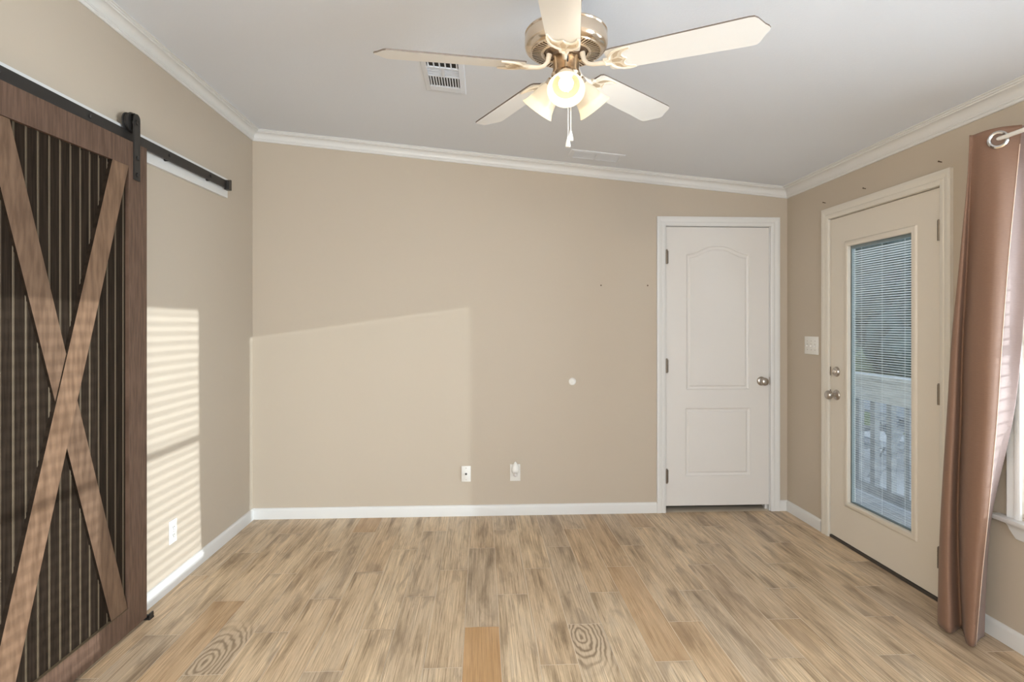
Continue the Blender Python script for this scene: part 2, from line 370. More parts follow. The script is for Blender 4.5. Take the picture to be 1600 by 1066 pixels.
# baseboards
BP = [(0, 0), (.013, 0), (.013, .060), (.011, .068), (.006, .075), (0, .077)]
def baseboard(name, axis, a, b, label):
    bm = B()
    if axis == 'back': prism(bm, [(YB - p, z) for p, z in BP], 'x', a, b)
    elif axis == 'left': prism(bm, [(XL + p, z) for p, z in BP], 'y', a, b)
    else: prism(bm, [(XR - p, z) for p, z in BP], 'y', a, b)
    struct(obj(name, bm, M['trim'], smooth=30), label, 'baseboard')
baseboard('baseboard_back', 'back', XL, 1.268, 'white baseboard along the back wall')
baseboard('baseboard_corner', 'back', 2.182, XR, 'short white baseboard between closet door and right wall')
baseboard('baseboard_left', 'left', YR, YB - .013, 'white baseboard along the left wall')
baseboard('baseboard_right', 'right', 3.775, YB - .013, 'white baseboard between corner and glazed entry door')
baseboard('baseboard_window', 'right', YR, 2.690, 'white baseboard below the curtained window')

# ------------------------------------------------------------------ casing helper
def casing(bm, f, s0, s1, z1, wd, z0=0.0, four=False, z1w=None):
    """picture-frame casing of opening s0..s1 up to z1; f(s, out, z) -> xyz; mitred, with a stepped profile"""
    prof = [(0, 0), (0, .012), (wd * .12, .016), (wd * .35, .016), (wd * .42, .013), (wd * .62, .015), (wd * .85, .019), (wd, .017), (wd, 0)]
    def sweep(P0, P1):
        va = [bm.verts.new(P0(w_, o_)) for w_, o_ in prof]; vb = [bm.verts.new(P1(w_, o_)) for w_, o_ in prof]; n = len(prof)
        for i in range(n): bm.faces.new((va[i], va[(i + 1) % n], vb[(i + 1) % n], vb[i]))
        bm.faces.new(va); bm.faces.new(vb)
    sweep(lambda w_, o_: f(s0 - w_, o_, z0), lambda w_, o_: f(s0 - w_, o_, z1 + w_))
    sweep(lambda w_, o_: f(s0 - w_, o_, z1 + w_), lambda w_, o_: f(s1 + w_, o_, z1 + w_))
    sweep(lambda w_, o_: f(s1 + w_, o_, z0), lambda w_, o_: f(s1 + w_, o_, z1 + w_))

def hinge(parent, org, face, along):
    """butt hinge knuckle barrel at org; face = outward normal"""
    bm = B(); o = Vector(org); fn = Vector(face); al = Vector(along)
    cyl(bm, o + fn * .008 - Vector((0, 0, .050)), o + fn * .008 + Vector((0, 0, .050)), .008, 12)
    for k in range(1, 5):
        z = -.050 + k * .020; cyl(bm, o + fn * .008 + Vector((0, 0, z - .0006)), o + fn * .008 + Vector((0, 0, z + .0006)), .0087, 12)
    cyl(bm, o + fn * .008 + Vector((0, 0, .050)), o + fn * .008 + Vector((0, 0, .055)), .006, 12)
    a = o - al * .002 - fn * .002; b_ = o + al * .014 + fn * .0035
    lo = [min(a[i], b_[i]) for i in range(3)]; hi = [max(a[i], b_[i]) for i in range(3)]; lo[2] = o.z - .045; hi[2] = o.z + .045
    box(bm, lo, hi)
    return obj('hinge', bm, M['nickel_dark'], parent, smooth=30)
def knob(parent, org, n, name='door_knob'):
    bm = B(); lathe(bm, org, n, [(.033, 0), (.033, .004), (.028, .010), (.013, .013), (.011, .030), (.017, .036), (.026, .043), (.029, .054), (.0275, .063), (.020, .070), (.008, .072), (.001, .072)], 36)
    k = obj(name, bm, M['nickel'], parent, smooth=40); return k

# ------------------------------------------------------------------ closet door in the back wall
d1 = thing('door_1', 'white two-panel closet door with arched upper panel', 'door', ((DX0 + DX1) / 2, YB, 0)); struct(d1)
SX0, SX1, SZ0, SZ1 = 1.340, 2.108, 0.045, 2.080; SY = YB + 0.006
bm = B()
def rect(x0, x1, z0, z1, n=1): return [(x0, z0), (x1, z0), (x1, z1), (x0, z1)]
def arch(x0, x1, z0, z1, h, n=24):
    pts = [(x0, z0), (x1, z0)]
    for i in range(n + 1):
        t_ = i / n; x = x1 + (x0 - x1) * t_
        s_ = min(1, max(0, (0.5 - abs(t_ - .5)) / .44)); pts.append((x, z1 + h * (0.5 - 0.5 * math.cos(math.pi * s_))))
    return pts
outs = [lambda i: arch(1.491 + i, 1.959 - i, .892 + i, 1.880 - i, .060), lambda i: rect(1.484 + i, 1.966 - i, .262 + i, .756 - i)]
steps = [(0, 0), (.005, .0065), (.013, .0095), (.021, .009), (.030, .003)]
edges = []
def loop(pts, dpt): return [bm.verts.new((x, SY + dpt, z)) for x, z in pts]
ov = loop(rect(SX0, SX1, SZ0, SZ1), 0); ed = [bm.edges.new((ov[i], ov[(i + 1) % 4])) for i in range(4)]
for fn in outs:
    loops = [loop(fn(i), dd) for i, dd in steps]
    n = len(loops[0]); ed += [bm.edges.new((loops[0][i], loops[0][(i + 1) % n])) for i in range(n)]
    for a, b in zip(loops, loops[1:]):
        for i in range(n): bm.faces.new((a[i], a[(i + 1) % n], b[(i + 1) % n], b[i]))
    bm.faces.new(loops[-1])
bmesh.ops.triangle_fill(bm, use_beauty=True, use_dissolve=False, edges=ed)
bv = [bm.verts.new((v.co.x, SY + .035, v.co.z)) for v in ov]
for i in range(4): bm.faces.new((ov[i], ov[(i + 1) % 4], bv[(i + 1) % 4], bv[i]))
bm.faces.new(bv)
obj('door_slab', bm, M['door_white'], d1, smooth=20)
bm = B(); casing(bm, lambda s, o, z: (s, YB - o, z), 1.334, 2.114, 2.086, .066)
obj('casing', bm, M['trim'], d1, smooth=30)
bm = B()
box(bm, (DX0 + .0005, YB + .002, 0), (1.3385, YB + T, 2.0835)); box(bm, (2.1095, YB + .002, 0), (DX1 - .0005, YB + T, 2.0835)); box(bm, (DX0 + .0005, YB + .002, 2.0835), (DX1 - .0005, YB + T, DZ1 - .0005))
box(bm, (1.3385, YB + .045, 0), (1.352, YB + .07, 2.0835)); box(bm, (2.096, YB + .045, 0), (2.1095, YB + .07, 2.0835))
obj('jamb', bm, M['trim'], d1)
for z in (1.858, 1.066, .264): hinge(d1, (1.3400, YB - .003, z), (0, -1, 0), (1, 0, 0))
k1 = knob(d1, (2.050, SY, .952), (0, -1, 0))
bm = B(); box(bm, (2.1075, YB - .001, .925), (2.1125, YB + .004, .982)); obj('strike_plate', bm, M['nickel'], d1)
bm = B(); box(bm, (DX0 - .3, YB + .7, 0), (DX1 + .1, YB + .72, 2.3)); box(bm, (DX0 - .3, YB + T, 0), (DX0 - .28, YB + .7, 2.3)); box(bm, (DX1 + .08, YB + T, 0), (DX1 + .1, YB + .7, 2.3)); box(bm, (DX0 - .3, YB + T, 2.28), (DX1 + .1, YB + .72, 2.3)); box(bm, (DX0 - .3, YB + T, -.02), (DX1 + .1, YB + .72, -.001))
struct(obj('wall_closet', bm, M['wall']), 'closet interior behind the closed door', 'wall')

# ------------------------------------------------------------------ glazed entry door in the right wall
d2 = thing('door_2', 'cream entry door with full-length blind-filled glass', 'door', (XR, (EY0 + EY1) / 2, 0)); struct(d2)
Y0, Y1, Z0, Z1 = 2.768, 3.686, .020, 2.040
GY0, GY1, GZ0, GZ1 = 2.962, 3.505, .272, 1.852
FX = XR + .004
bm = B()
box(bm, (FX, Y0, Z0), (FX + .044, GY0, Z1)); box(bm, (FX, GY1, Z0), (FX + .044, Y1, Z1)); box(bm, (FX, GY0, Z0), (FX + .044, GY1, GZ0)); box(bm, (FX, GY0, GZ1), (FX + .044, GY1, Z1))
obj('door_slab', bm, M['entry_white'], d2)
bm = B(); prof = [(.004, .000), (.004, -.006), (0, -.010), (-.008, -.012), (-.022, -.010), (-.028, -.006), (-.031, 0)]
def fr(off, dx): return [(FX + dx, GY0 + off, GZ0 + off), (FX + dx, GY1 - off, GZ0 + off), (FX + dx, GY1 - off, GZ1 - off), (FX + dx, GY0 + off, GZ1 - off)]
rings = [[bm.verts.new(p) for p in fr(o_, x_)] for o_, x_ in prof]; rings.append([bm.verts.new(p) for p in fr(.004, .012)]); rings = [rings[-1]] + rings[:-1]
for a, b in zip(rings, rings[1:]):
    for i in range(4): bm.faces.new((a[i], a[(i + 1) % 4], b[(i + 1) % 4], b[i]))
obj('glass_frame', bm, M['entry_white'], d2, smooth=30)
for xg in (FX + .012, FX + .034):
    bm = B(); box(bm, (xg, GY0 + .0005, GZ0 + .0005), (xg + .002, GY1 - .0005, GZ1 - .0005)); obj('glass_pane', bm, M['glass'], d2)
bm = B()
for a, b in (((GY0 + .001, GZ0 + .001), (GY0 + .006, GZ1 - .001)), ((GY1 - .012, GZ0 + .001), (GY1 - .001, GZ1 - .001)), ((GY0 + .006, GZ1 - .022), (GY1 - .012, GZ1 - .001)), ((GY0 + .006, GZ0 + .001), (GY1 - .012, GZ0 + .009))):
    box(bm, (FX + .0145, a[0], a[1]), (FX + .0335, b[0], b[1]))
obj('spacer_frame', bm, mat('spacer', (.20, .25, .27), .4), d2)
bm = B(); p = .0135; n = int((GZ1 - GZ0 - .04) / p); tl = math.radians(24); hw = .00625
for i in range(n):
    z = GZ0 + .014 + i * p; xc = FX + .024
    dx, dz = hw * math.cos(tl), hw * math.sin(tl)
    prism(bm, [(xc - dx, z + dz), (xc, z + .0006), (xc + dx, z - dz), (xc + dx, z - dz - .0003), (xc, z + .0002), (xc - dx, z + dz - .0003)], 'y', GY0 + .008, GY1 - .018)
for yy in (GY0 + .09, (GY0 + GY1) / 2, GY1 - .09): box(bm, (FX + .0235, yy, GZ0 + .012), (FX + .0245, yy + .001, GZ1 - .02))
obj('mini_blind', bm, M['minislat'], d2)
bm = B(); casing(bm, lambda s, o, z: (XR - o, s, z), EY0 + .002, EY1 - .002, EZ1 - .002, .070); obj('casing', bm, mat('entry_casing', (.72, .68, .61), .4), d2, smooth=30)
bm = B(); box(bm, (XR + .001, EY0 + .0005, 0), (XR + T, Y0 - .003, EZ1)); box(bm, (XR + .001, Y1 + .003, 0), (XR + T, EY1 - .0005, EZ1)); box(bm, (XR + .001, EY0 + .0005, Z1 + .004), (XR + T, EY1 - .0005, EZ1 - .0005))
obj('jamb', bm, M['entry_white'], d2)
bm = B(); box(bm, (XR + .055, EY0, 0), (XR + .075, Y0 + .012, EZ1)); box(bm, (XR + .055, Y1 - .012, 0), (XR + .075, EY1, EZ1)); box(bm, (XR + .055, EY0, Z1 - .012), (XR + .075, EY1, Z1 + .005)); obj('weather_strip', bm, M['dark'], d2)
bm = B(); box(bm, (XR - .004, Y0 - .003, .0), (XR + T, Y1 + .003, .016), .002); obj('threshold', bm, mat('threshold_bronze', (.055, .045, .038), .5), d2)
for z in (1.826, 1.023, .225): hinge(d2, (XR - .003, 2.768, z), (-1, 0, 0), (0, 1, 0))
knob(d2, (FX, 3.622, .921), (-1, 0, 0))
bm = B(); lathe(bm, (FX, 3.622, 1.068), (-1, 0, 0), [(.032, 0), (.032, .005), (.027, .013), (.015, .014), (.012, .018), (.001, .018)], 32)
box(bm, (FX - .030, 3.622 - .004, 1.054), (FX - .016, 3.622 + .004, 1.082), .002); obj('deadbolt', bm, M['nickel'], d2, smooth=35)
for z in (1.068, .921):
    bm = B(); box(bm, (XR - .0005, 3.6835, z - .028), (XR + .0035, 3.6905, z + .028), .001); obj('strike_plate', bm, mat('aged_strike', (.25, .20, .16), .4, 0.8), d2)

# ------------------------------------------------------------------ windows in the right wall
def window(num, y0, y1, label):
    r = thing('window_%d' % num, label, 'window', (XR, (y0 + y1) / 2, WZ0)); struct(r)
    bm = B(); f = lambda s, o, z: (XR - o, s, z)
    prof = [(0, 0), (0, .010), (.007, .014), (.022, .014), (.025, .010), (.040, .013), (.055, .016), (.060, .014), (.060, 0)]
    def sweep(P0, P1):
        va = [bm.verts.new(P0(w_, o_)) for w_, o_ in prof]; vb = [bm.verts.new(P1(w_, o_)) for w_, o_ in prof]; n = len(prof)
        for i in range(n): bm.faces.new((va[i], va[(i + 1) % n], vb[(i + 1) % n], vb[i]))
        bm.faces.new(va); bm.faces.new(vb)
    sweep(lambda w_, o_: f(y0 - w_, o_, WZ0 - .010), lambda w_, o_: f(y0 - w_, o_, WZ1 + w_)); sweep(lambda w_, o_: f(y0 - w_, o_, WZ1 + w_), lambda w_, o_: f(y1 + w_, o_, WZ1 + w_)); sweep(lambda w_, o_: f(y1 + w_, o_, WZ0 - .010), lambda w_, o_: f(y1 + w_, o_, WZ1 + w_))
    obj('window_casing', bm, M['trim'], r, smooth=30)
    bm = B(); box(bm, (XR - .045, y0 - .10, WZ0 - .030), (XR + .05, y1 + .115, WZ0 - .010), .004); obj('window_sill', bm, M['trim'], r, smooth=30)
    bm = B()
    ap = [(0, 0), (.012, 0), (.016, -.008), (.012, -.020), (.014, -.030), (.010, -.062), (0, -.068)]
    e0, e1 = y0 - .06, y1 + .07
    va = [bm.verts.new((XR - o_, e0 - z_ * .8, WZ0 - .030 + z_)) for o_, z_ in ap]; vb = [bm.verts.new((XR - o_, e1 + z_ * .8, WZ0 - .030 + z_)) for o_, z_ in ap]
    for i in range(len(ap)): bm.faces.new((va[i], va[(i + 1) % len(ap)], vb[(i + 1) % len(ap)], vb[i]))
    bm.faces.new(va); bm.faces.new(vb)
    obj('apron', bm, M['trim'], r, smooth=30)
    bm = B(); s = .035
    for a, b in (((y0, WZ0 - .008), (y0 + s, WZ1)), ((y1 - s, WZ0 - .008), (y1, WZ1)), ((y0, WZ0 - .008), (y1, WZ0 + .04)), ((y0, WZ1 - .04), (y1, WZ1)), ((y0, 1.265), (y1, 1.305))):
        box(bm, (XR + .065, a[0] + .0004, a[1] + .0004), (XR + .105, b[0] - .0004, b[1] - .0004), .002)
    obj('window_frame', bm, M['trim'], r)
    bm = B(); box(bm, (XR + .084, y0 + .03, WZ0 + .03), (XR + .087, y1 - .03, WZ1 - .03)); obj('glass_pane', bm, M['glass'], r)
    return r
window(1, *W1, 'white double-hung window half hidden by the brown curtain')
window(2, *W2, 'white double-hung window nearer the camera on the right wall')
def blind(y0, y1, label):
    r = thing('window_blind', label, 'blind', (XR + .035, (y0 + y1) / 2, WZ1 - .02), 'blinds in the right wall windows')
    bm = B(); box(bm, (XR + .008, y0 + .004, WZ1 - .045), (XR + .060, y1 - .004, WZ1 - .002), .003); obj('head_rail', bm, M['slat'], r)
    for i in range(28):
        z = WZ1 - .075 - i * .050
        if z < WZ0 + .04: break
        bm = B(); prism(bm, [(XR + .010, z + .0010), (XR + .034, z + .0030), (XR + .058, z + .0010), (XR + .058, z - .0015), (XR + .034, z + .0005), (XR + .010, z - .0015)], 'y', y0 + .006, y1 - .006); obj('slat', bm, M['slat'], r)
    bm = B(); box(bm, (XR + .012, y0 + .006, WZ0 + .004), (XR + .056, y1 - .006, WZ0 + .022), .003); obj('bottom_rail', bm, M['slat'], r)
    bm = B()
    for yy in (y0 + .12, y1 - .12): cyl(bm, (XR + .034, yy, WZ0 + .02), (XR + .034, yy, WZ1 - .03), .0008, 6)
    obj('ladder_cord', bm, M['slat'], r)
blind(*W1, 'white slatted blind in the window behind the curtain')
blind(*W2, 'white slatted blind in the window nearer the camera')
bm = B()  # frame of a made-up rear opening that lets the fill in
for a, b in (((RX0, .2), (RX0 + .06, RZ1)), ((RX1 - .06, .2), (RX1, RZ1)), ((RX0, .2), (RX1, .26)), ((RX0, RZ1 - .06), (RX1, RZ1)), ((.07, .2), (.13, RZ1))):
    box(bm, (a[0], YR - .09, a[1]), (b[0], YR - .04, b[1]))
r3 = struct(obj('window_3', bm, M['trim']), 'unseen opening added behind the camera for the rear fill', 'window')

# ------------------------------------------------------------------ sliding barn door
BF = -1.545
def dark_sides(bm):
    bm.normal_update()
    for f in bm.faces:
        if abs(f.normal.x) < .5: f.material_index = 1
bd = thing('sliding_barn_door', 'dark brown sliding barn door with X brace hung on left wall', 'barn door', (BF, 2.28, .012))
def top(y): return 2.178 + .030 * (y - 2.80)
bm = B(); prism(bm, [(1.76, .015), (1.90, .015), (1.90, top(1.90)), (1.76, top(1.76))], 'x', BF - .037, BF); obj('stile', bm, M['barn'], bd)
bm = B(); prism(bm, [(2.661, .015), (2.801, .015), (2.801, top(2.801)), (2.661, top(2.661))], 'x', BF - .037, BF); obj('stile', bm, M['barn'], bd)
bm = B(); prism(bm, [(1.9005, .015), (2.6605, .015), (2.6605, .122), (1.9005, .122)], 'x', BF - .037, BF); box(bm, (BF - .0142, 1.9005, .1205), (BF - .001, 2.6605, .1232), mi=1); obj('rail', bm, [M['barn'], M['bead']], bd)
bm = B(); prism(bm, [(1.9005, top(1.90) - .112), (2.6605, top(2.66) - .112), (2.6605, top(2.66)), (1.9005, top(1.90))], 'x', BF - .037, BF); obj('rail', bm, M['barn'], bd)
ty0, ty1 = top(1.9) - .113, top(2.66) - .113
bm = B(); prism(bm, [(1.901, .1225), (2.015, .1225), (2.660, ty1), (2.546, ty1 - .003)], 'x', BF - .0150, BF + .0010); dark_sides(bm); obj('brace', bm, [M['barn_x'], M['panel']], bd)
bm = B()
def L1(t_): return (1.901 + (2.546 - 1.901) * t_, ty0 + (.1225 - ty0) * t_)
def cutpoly(a, b): return [L1(a), (L1(a)[0] + .114, L1(a)[1]), (L1(b)[0] + .114, L1(b)[1]), L1(b)]
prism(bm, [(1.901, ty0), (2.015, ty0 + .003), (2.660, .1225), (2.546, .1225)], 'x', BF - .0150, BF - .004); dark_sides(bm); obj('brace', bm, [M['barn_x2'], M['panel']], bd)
bm = B(); y = 1.90; PXX = BF - .0145
box(bm, (BF - .037, 1.9003, .1215), (PXX, 2.6607, 2.08), mi=0)
yb = 2.041 - .0547 * 3 + .0
yy = 2.041 - .0547 * 2
while yy < 2.655:
    if yy > 1.905: cyl(bm, (PXX, yy, .1225), (PXX, yy, 2.045 + .03 * (yy - 1.9)), .0021, 8, mi=1)
    if yy > 1.905: cyl(bm, (PXX, yy + .0058, .1225), (PXX, yy + .0058, 2.045), .0012, 6, mi=1)
    yy += .0547
obj('beadboard_panel', bm, [M['panel'], M['bead']], bd)
def tk(y): return 2.253 + .024 * (y - 3.73)         # top of the track
def hanger(yc):
    bm = B(); zt = tk(yc) + .078
    pts = [(yc - .023, 2.010), (yc + .023, 2.010)] + [(yc + .023 * math.cos(a), zt - .023 + .023 * math.sin(a)) for a in [i * math.pi / 10 for i in range(11)]]
    prism(bm, pts, 'x', BF, BF + .006)
    h = obj('hanger_strap', bm, M['black'], bd)
    for z in (2.035, 2.11):
        bm = B(); lathe(bm, (BF + .006, yc, z), (1, 0, 0), [(.010, 0), (.010, .004), (.006, .006), (.001, .006)], 6); obj('bolt', bm, M['black'], h)
    bm = B(); lathe(bm, (BF - .0415, yc, tk(yc) + .0395), (1, 0, 0), [(.012, 0), (.040, .002), (.045, .004), (.045, .008), (.0385, .011), (.0385, .020), (.045, .023), (.045, .027), (.040, .029), (.012, .031), (.012, .052), (.001, .048)], 40); obj('wheel', bm, M['black'], h, smooth=30)
    bm = B(); pts = [(yc - .0225, tk(yc) + .02), (yc + .0225, tk(yc) + .02)] + [(yc + .0225 * math.cos(a), zt - .023 + .0225 * math.sin(a)) for a in [i * math.pi / 10 for i in range(11)]]
    prism(bm, pts, 'x', BF - .0450, BF - .0420); prism(bm, [(yc - .0225, zt - .006), (yc + .0225, zt - .006), (yc + .012, zt + .001), (yc - .012, zt + .001)], 'x', BF - .0420, BF)
    obj('strap_loop', bm, M['black'], h)
hanger(2.716); hanger(1.845)

tr = thing('barn_door_track', 'black flat steel track mounted high on the left wall', 'door track', (BF - .025, 2.7, 2.21))
TX0, TX1 = -1.574, -1.567
bm = B(); ya, yb = .75, 3.72; prism(bm, [(ya, tk(ya) - .048), (yb, tk(yb) - .048), (yb, tk(yb)), (ya, tk(ya))], 'x', TX0, TX1); obj('rail_bar', bm, M['black'], tr)
bm = B(); prism(bm, [(3.700, tk(3.7) - .055), (3.738, tk(3.7) - .055), (3.738, tk(3.7) + .008), (3.728, tk(3.7) + .010), (3.700, tk(3.7) - .001)], 'x', TX0 - .006, TX1 + .016); obj('end_stop', bm, M['black'], tr)
for yy in (3.49, 3.04, 2.44, 1.99, 1.45, .95):
    bm = B(); zm = tk(yy) - .022; lathe(bm, (TX1, yy, zm), (1, 0, 0), [(.0085, 0), (.0085, .004), (.005, .006), (.001, .006)], 6)
    b_ = obj('bolt', bm, M['black'], tr)
    bm = B(); cyl(bm, (-1.591, yy, zm - .018), (TX0, yy, zm - .018), .010, 16); cyl(bm, (-1.591, yy, zm), (TX0, yy, zm), .008, 16); obj('spacer', bm, M['black'], tr)
bm = B(); yb = 3.775; prism(bm, [(ya, tk(ya) - .094), (yb, tk(yb) - .094), (yb, tk(yb) + .024), (ya, tk(ya) + .024)], 'x', XL, -1.591)
struct(obj('trim_4', bm, M['trim']), 'white header board behind the black barn door track', 'trim board')
fg = B(); box(fg, (-1.600, 2.800, 0), (-1.530, 2.835, .006), .001); box(fg, (-1.538, 2.803, .0), (-1.530, 2.832, .030), .002); box(fg, (-1.600, 2.803, 0), (-1.591, 2.832, .030), .002); cyl(fg, (-1.553, 2.818, .005), (-1.553, 2.818, .017), .008, 12)
tag(obj('floor_guide', fg, M['black']), 'small black floor guide at the barn door bottom corner', 'door hardware')

# ------------------------------------------------------------------ ceiling fan
FXc, FYc = .295, 2.057
fan = thing('ceiling_fan', 'white five-blade ceiling fan with three lit frosted shades', 'ceiling fan', (FXc, FYc, zc(FXc)))
FC = Vector((FXc, FYc, 0)); ZB = 2.264
bm = B(); sl = Vector((.0945, 0, 1)).normalized()
lathe(bm, (FXc, FYc, zc(FXc)), -sl, [(.068, 0), (.068, .010), (.062, .035), (.040, .058), (.018, .062)], 40); obj('canopy', bm, M['brass'], fan, smooth=35)
bm = B(); cyl(bm, (FXc, FYc, 2.385), (FXc, FYc, zc(FXc) - .04), .0135, 20); obj('downrod', bm, M['brass'], fan, smooth=35)
bm = B(); lathe(bm, (FXc, FYc, 0), (0, 0, 1), [(.014, 2.402), (.05, 2.402), (.132, 2.396), (.142, 2.391), (.1445, 2.386), (.1415, 2.382), (.144, 2.378), (.145, 2.345), (.142, 2.334), (.134, 2.326), (.124, 2.322), (.123, 2.328), (.06, 2.330), (.02, 2.33)], 64)
obj('motor_housing', bm, M['brass'], fan, smooth=35)
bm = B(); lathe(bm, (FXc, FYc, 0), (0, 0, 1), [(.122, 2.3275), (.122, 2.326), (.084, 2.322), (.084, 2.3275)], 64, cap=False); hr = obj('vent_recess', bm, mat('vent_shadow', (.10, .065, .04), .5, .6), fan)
bm = B(); n = 56
for k in range(n):
    a = 2 * math.pi * k / n; rot = Matrix.Rotation(a, 3, 'Z')
    cx_ = FC + rot @ Vector((.103, 0, 0)); box(bm, (cx_.x - .0175, cx_.y - .0032, 2.3185), (cx_.x + .0175, cx_.y + .0032, 2.3255), 0, rot=rot)
lathe(bm, (FXc, FYc, 0), (0, 0, 1), [(.088, 2.3265), (.088, 2.318), (.080, 2.316), (.076, 2.320), (.076, 2.3265)], 56, cap=False)
lathe(bm, (FXc, FYc, 0), (0, 0, 1), [(.126, 2.3235), (.124, 2.319), (.119, 2.319), (.119, 2.3265)], 56, cap=False)
obj('vent_ring', bm, M['brass'], fan, smooth=25)
bm = B(); lathe(bm, (FXc, FYc, 0), (0, 0, 1), [(.074, 2.3285), (.072, 2.322), (.062, 2.318), (.050, 2.312), (.048, 2.306), (.03, 2.306)], 48); obj('rotor_hub', bm, mat('rotor_metal', (.30, .22, .16), .35, .8), fan, smooth=30)
bm = B(); lathe(bm, (FXc, FYc, 0), (0, 0, 1), [(.02, 2.312), (.045, 2.310), (.0465, 2.304), (.0465, 2.256), (.050, 2.250), (.052, 2.243), (.046, 2.236), (.040, 2.226), (.030, 2.212), (.016, 2.204), (.006, 2.196), (.001, 2.195)], 48)
obj('switch_housing', bm, M['brass'], fan, smooth=35)
bm = B(); box(bm, (FXc - .004, FYc - .049, 2.272), (FXc + .002, FYc - .044, 2.290), .001); obj('direction_switch', bm, M['black'], fan)

PH = math.radians(-28.6); PITCH = math.radians(12.5)
half = [(.150, .044), (.158, .052), (.175, .0545), (.40, .061), (.602, .0665), (.618, .064), (.628, .054), (.636, .040), (.646, .022), (.656, .010), (.660, 0)]
outline = half + [(a, -b) for a, b in half[-2::-1]]
plh = [(.236, .047), (.222, .042), (.208, .034), (.202, .022), (.206, .010), (.216, 0)]
plo = [(.238, .051), (.222, .053), (.198, .050), (.176, .041), (.163, .027), (.158, .014), (.140, .010)]
plate = plh + [(a, -b) for a, b in plh[-2::-1]] + [(a, -b) for a, b in plo] + [(a, b) for a, b in plo[::-1]]
def xf(a):
    return Matrix.Translation((FXc, FYc, ZB)) @ Matrix.Rotation(a, 4, 'Z') @ Matrix.Rotation(-PITCH, 4, 'X')
for i in range(5):
    a = PH + i * 2 * math.pi / 5; X = xf(a); NT = Matrix.Translation((FXc, FYc, ZB)) @ Matrix.Rotation(a, 4, 'Z')
    bm = B(); prism(bm, outline, 'z', 0, .0055)
    for f in bm.faces:
        if len(f.verts) == 4: f.material_index = 1
    bmesh.ops.transform(bm, matrix=X, verts=bm.verts)
    bl = obj('fan_blade', bm, [M['blade'], M['blade_edge']], fan)
    bm = B(); prism(bm, plate, 'z', -.0035, -.0001)
    for s_ in (1, -1):
        tube(bm, [(x, s_ * y_, -.0035) for x, y_ in plo], [.0025, .0035, .004, .0045, .005, .006, .007], 8)
        tube(bm, [(x, s_ * y_, -.0035) for x, y_ in plh], [.0025, .003, .003, .003, .003, .003], 8)
    bmesh.ops.transform(bm, matrix=X, verts=bm.verts)
    arm = [(.145, 0, -.004), (.122, 0, -.004), (.098, 0, -.002), (.080, 0, .004), (.067, 0, .018), (.060, 0, .046)]
    bm2 = B(); tube(bm2, arm, [.010, .008, .0075, .0075, .008, .010], 12); bmesh.ops.transform(bm2, matrix=NT, verts=bm2.verts)
    tmp = bpy.data.meshes.new('tmp'); bm2.to_mesh(tmp); bm2.free(); bm.from_mesh(tmp); bpy.data.meshes.remove(tmp)
    br = obj('blade_bracket', bm, M['cream'], fan, smooth=35)
    bm = B()  # darker gold insets stand in for the shaded cut-outs of the plate
    for s_ in (1, -1):
        prism(bm, [(.172, s_ * .012), (.188, s_ * .020), (.196, s_ * .036), (.206, s_ * .044), (.190, s_ * .042), (.176, s_ * .030)], 'z', -.0048, -.0034)
    prism(bm, [(.166, -.006), (.190, -.010), (.204, 0), (.190, .010), (.166, .006)], 'z', -.0048, -.0034)
    bmesh.ops.transform(bm, matrix=X, verts=bm.verts); obj('cutout_inset', bm, M['gold'], br)
# light kit
for az in (262, 22, 142):
    a = math.radians(az); t_ = math.radians(47)
    rad = Vector((math.cos(a), math.sin(a), 0)); ax = (rad * math.cos(t_) + Vector((0, 0, -math.sin(t_)))).normalized()
    neck = FC + rad * .040 + Vector((0, 0, 2.229))
    bm = B(); tube(bm, [FC + rad * .020 + Vector((0, 0, 2.246)), FC + rad * .034 + Vector((0, 0, 2.240)), neck + ax * .006], [.012, .014, .018], 16)
    lathe(bm, neck, ax, [(.016, -.002), (.029, .002), (.031, .008), (.031, .022), (.029, .024), (.020, .024)], 32)
    so = obj('lamp_socket', bm, M['brass'], fan, smooth=35)
    bm = B(); out = [(.028, .012), (.0285, .022), (.033, .034), (.040, .050), (.0455, .068), (.049, .086), (.053, .100), (.060, .113), (.063, .118)]
    inn = [(r - .003, h) for r, h in out[::-1]]
    lathe(bm, neck, ax, out + inn, 48, cap=False); bm.normal_update()
    for f in bm.faces:
        c_ = f.calc_center_median() - neck; h_ = c_.dot(ax); r_ = (c_ - ax * h_).length
        ro = out[0][0]
        for (r0_, h0_), (r1_, h1_) in zip(out, out[1:]):
            if h0_ <= h_ <= h1_: ro = r0_ + (r1_ - r0_) * (h_ - h0_) / (h1_ - h0_)
        if h_ < .088 and r_ < ro - .0015: f.material_index = 1
    obj('lamp_shade', bm, [M['shade'], M['throat']], fan, smooth=60)
    bm = B(); lathe(bm, neck, ax, [(.008, .024), (.012, .030), (.014, .042), (.022, .058), (.025, .070), (.024, .080), (.018, .091), (.009, .097), (.001, .099)], 28); obj('light_bulb', bm, M['bulb'], fan, smooth=True)
    lamp('POINT', 'fan_bulb_light', neck + ax * .140, 0.4, (1.0, .88, .72), radius=.03)
for i, (dx, dy, ze) in enumerate(((.000, -.050, 1.985), (.010, -.046, 2.008))):
    bm = B(); cyl(bm, (FXc + dx, FYc + dy, ze + .025), (FXc + dx, FYc + dy, 2.252), .0013, 6)
    k = 0; z = ze + .03
    ch = obj('pull_chain', bm, mat('chain_white', (.85, .83, .80), .3), fan)
    bm = B(); lathe(bm, (FXc + dx, FYc + dy, ze - .012), (0, 0, 1), [(.001, 0), (.0085, .001), (.009, .006), (.0075, .016), (.0045, .028), (.002, .038), (.001, .040)], 20); obj('chain_pull', bm, M['plastic'], ch, smooth=40)

